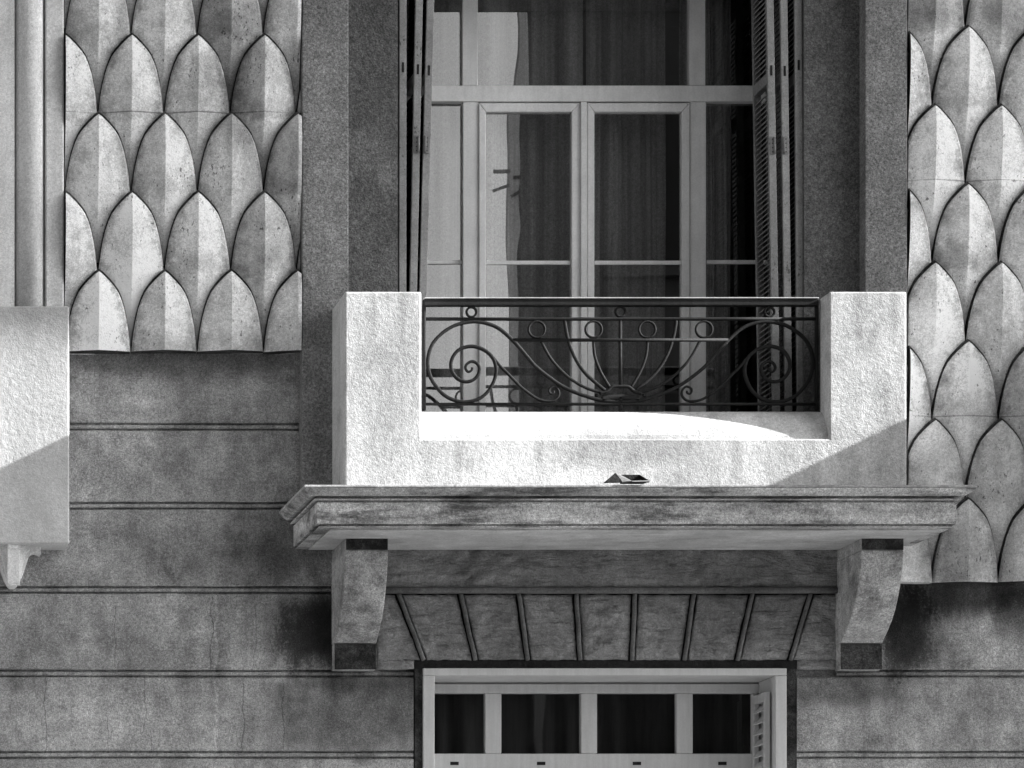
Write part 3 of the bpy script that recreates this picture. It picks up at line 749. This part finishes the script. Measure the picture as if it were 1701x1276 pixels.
MB().box(x_s - .03, x_s - .001, .29, .325, LZ0 + .02, zl1).build('stile', 'frame2', ls, .003)
MB().box(x_s - .03, x_s - .001, .1105, .2895, zl1 - .05, zl1 - .001).build('rail', 'frame2', ls, .003)
SL2 = MB().box(-.024, .024, -.0895, .0895, -.004, .004).mesh('slat', 'frame2')
for k in range(40):
    z = zl1 - .085 - k * .062
    if z < LZ0 + .08: break
    s = obj('slat', SL2, ls, (x_s - .018, .2, z)); s.rotation_euler = (0, math.radians(-50), 0)
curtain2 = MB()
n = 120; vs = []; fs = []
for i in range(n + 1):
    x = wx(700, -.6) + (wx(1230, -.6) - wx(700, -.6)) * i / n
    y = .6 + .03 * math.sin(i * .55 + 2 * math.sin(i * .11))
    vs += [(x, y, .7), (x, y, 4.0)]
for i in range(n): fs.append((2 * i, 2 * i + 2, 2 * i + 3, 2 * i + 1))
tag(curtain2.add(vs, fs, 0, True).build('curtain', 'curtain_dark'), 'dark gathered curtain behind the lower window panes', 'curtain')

# ------------------------------------------------------------------ neighbouring balconies
ND = .25
nb = thing('neighbour_balcony', 'pale plaster balcony wall at the left edge above a small corbel', 'balcony')
MB().box(wx(-420, ND), wx(115, ND), -ND, .02, wz(903, ND), wz(508.5, ND)).build('parapet', 'panelwhite', nb, .008)
# corbel: lofted flare with a plain front tongue
cb = obj('corbel', None, nb)
cxp = 22
def sym(pts, d): return [(wx(cxp - q, d), wz(y, d)) for q, y in pts] + [(wx(cxp + q, d), wz(y, d)) for q, y in reversed(pts)]
outer = [(46, 904), (46, 921), (43, 918.5), (36, 917), (31, 918.5), (27, 923), (23, 933), (19, 946), (14, 960), (8, 971), (4, 974.5)]
MB().prism_xz(sym(outer, .12), -.125, -.001).build('console', 'column', cb, .003)
mid = [(28, 904), (28, 914), (23, 917), (19.5, 923), (16.5, 936), (12, 954), (8, 968), (5, 973.5)]
MB().prism_xz(sym(mid, .17), -.185, -.1255).build('console', 'column', cb, .003)
MB().prism_yz([(.1755, wz(904, .2)), (.235, wz(904, .2)), (.235, wz(912, .2)), (.222, wz(913, .2)), (.20, wz(945, .2)), (.19, wz(968, .19)), (.1755, wz(973, .18))], wx(12, .2), wx(33, .2)).build('tongue', 'column', cb, .003)

fx = wx(1909); fz = wz(500)
nr = thing('neighbour_balcony', 'deep white balcony projecting beyond the right end of the view', 'balcony')
MB().box(fx, fx + 3.2, -1.32, .02, wz(830), fz).build('parapet', 'white', nr, .01)
MB().box(fx - .06, fx + 3.26, -1.40, .02, wz(880), wz(830.5)).build('cornice', 'cornice', nr, .01)

# ------------------------------------------------------------------ opposite side of the street (mirrored in the glass)
def block(label, x0, x1, y0, y1, h, skew=0.0):
    t = thing('apartment_building', label, 'building', 'buildings across the street', ((x0 + x1) / 2, y1, 0)); ox = (x0 + x1) / 2
    b0 = x0 - ox + skew
    MB().add([(x0 - ox, 0, 0), (x1 - ox, 0, 0), (x1 - ox, y0 - y1, 0), (b0, y0 - y1, 0), (x0 - ox, 0, h), (x1 - ox, 0, h), (x1 - ox, y0 - y1, h), (b0, y0 - y1, h)],
             [(0, 1, 2, 3), (4, 5, 6, 7), (0, 1, 5, 4), (1, 2, 6, 5), (2, 3, 7, 6), (3, 0, 4, 7)]).build('wall', 'far', t)
    MB().box(max(x0, x0 + skew) - ox - .35, x1 - ox + .35, y0 - y1 - .3, .4, h + .001, h + .4).build('roof', 'far', t)
    win = MB().box(-.55, .55, -.01, .03, 0, 1.9).mesh('window', 'room'); sil = MB().box(-.65, .65, 0, .14, -.1, 0).mesh('sill', 'far')
    n = int((x1 - x0) / 2.6)
    for r in range(int(h / 3.4)):
        for c in range(n):
            w = obj('window', win, t, (x0 - ox + (c + .5) * (x1 - x0) / n, .0, 1.2 + r * 3.4))
            obj('sill', sil, w, (0, 0.001, -.005))
    return t
bA = block('tall shaded apartment block facing the balcony across the street', CX + 9.55, CX + 22, -36, -23, 21, 5.0)
bB = block('long added apartment block across the street cutting skylight from the left', -40, CX + 5.8, -36, -23, 27)  # unseen block, added tall and dark to cut light from front and left
MB().box(0, .12, -.02, .06, 0, 20.9).build('corner_strip', 'far_pale', bA, loc=(CX + 9.55 - .12 - bA.location.x, .001, .05))
bC = block('low distant house closing the side street', CX + 8, CX + 46, -84, -72, 12.6)
for (z, x, l, tilt) in ((12.62, -.12, .17, -.03), (12.44, -.12, .22, -.38), (12.54, .02, .1, 0), (12.36, .02, .14, -.6)):
    o = MB().box(-l, 0, -.02, .02, -.02, .02).build('bracket_rod', 'room', bA, loc=(CX + 9.55 + x - bA.location.x, .12, z)); o.rotation_euler = (0, tilt, 0)

# ------------------------------------------------------------------ scrap lying on the ledge
fr = thing('metal_scrap', 'small bent dark sheet metal scrap lying on the balcony ledge', 'scrap', None, (wx(1045, .87), -.87, wz(805.4, .91) + .004))
def sx(p): return (p - 1045) * .96 / PX
def sz(p): return (807.5 - p) * 1.25 / PX
def plate(name, pts, mat, t=.005):
    o = MB().add([(sx(x), y, sz(z)) for x, y, z in pts], [tuple(range(len(pts)))]).build(name, mat, fr)
    q = o.modifiers.new('t', 'SOLIDIFY'); q.thickness = t; q.offset = 0
plate('back_plate', [(1034, .05, 804), (1072, .05, 804), (1066, .055, 792), (1033, .055, 792)], 'dark')
plate('base_plate', [(1044, -.05, 804.5), (1075, -.05, 804), (1072, .05, 803.5), (1034, .05, 803.5)], 'dark')
plate('front_lip', [(1036, -.05, 805.9), (1073, -.05, 805.9), (1075, -.052, 804.6), (1046, -.052, 804.8)], 'dark')
plate('rim', [(1046, -.054, 805.2), (1075, -.054, 804.8), (1075, -.054, 803.2), (1046, -.054, 803.8)], 'bright', .003)
plate('side_plate', [(1046, -.05, 804.5), (1033, .05, 792), (1025, .03, 793), (1030, -.05, 805.5)], 'hinge')
plate('end_plate', [(1075, -.05, 804), (1072, .05, 804), (1066, .055, 792)], 'iron')
plate('flap', [(1001, -.03, 805.6), (1022, .0, 792), (1026, .02, 793), (1031, -.045, 805.6)], 'dark')
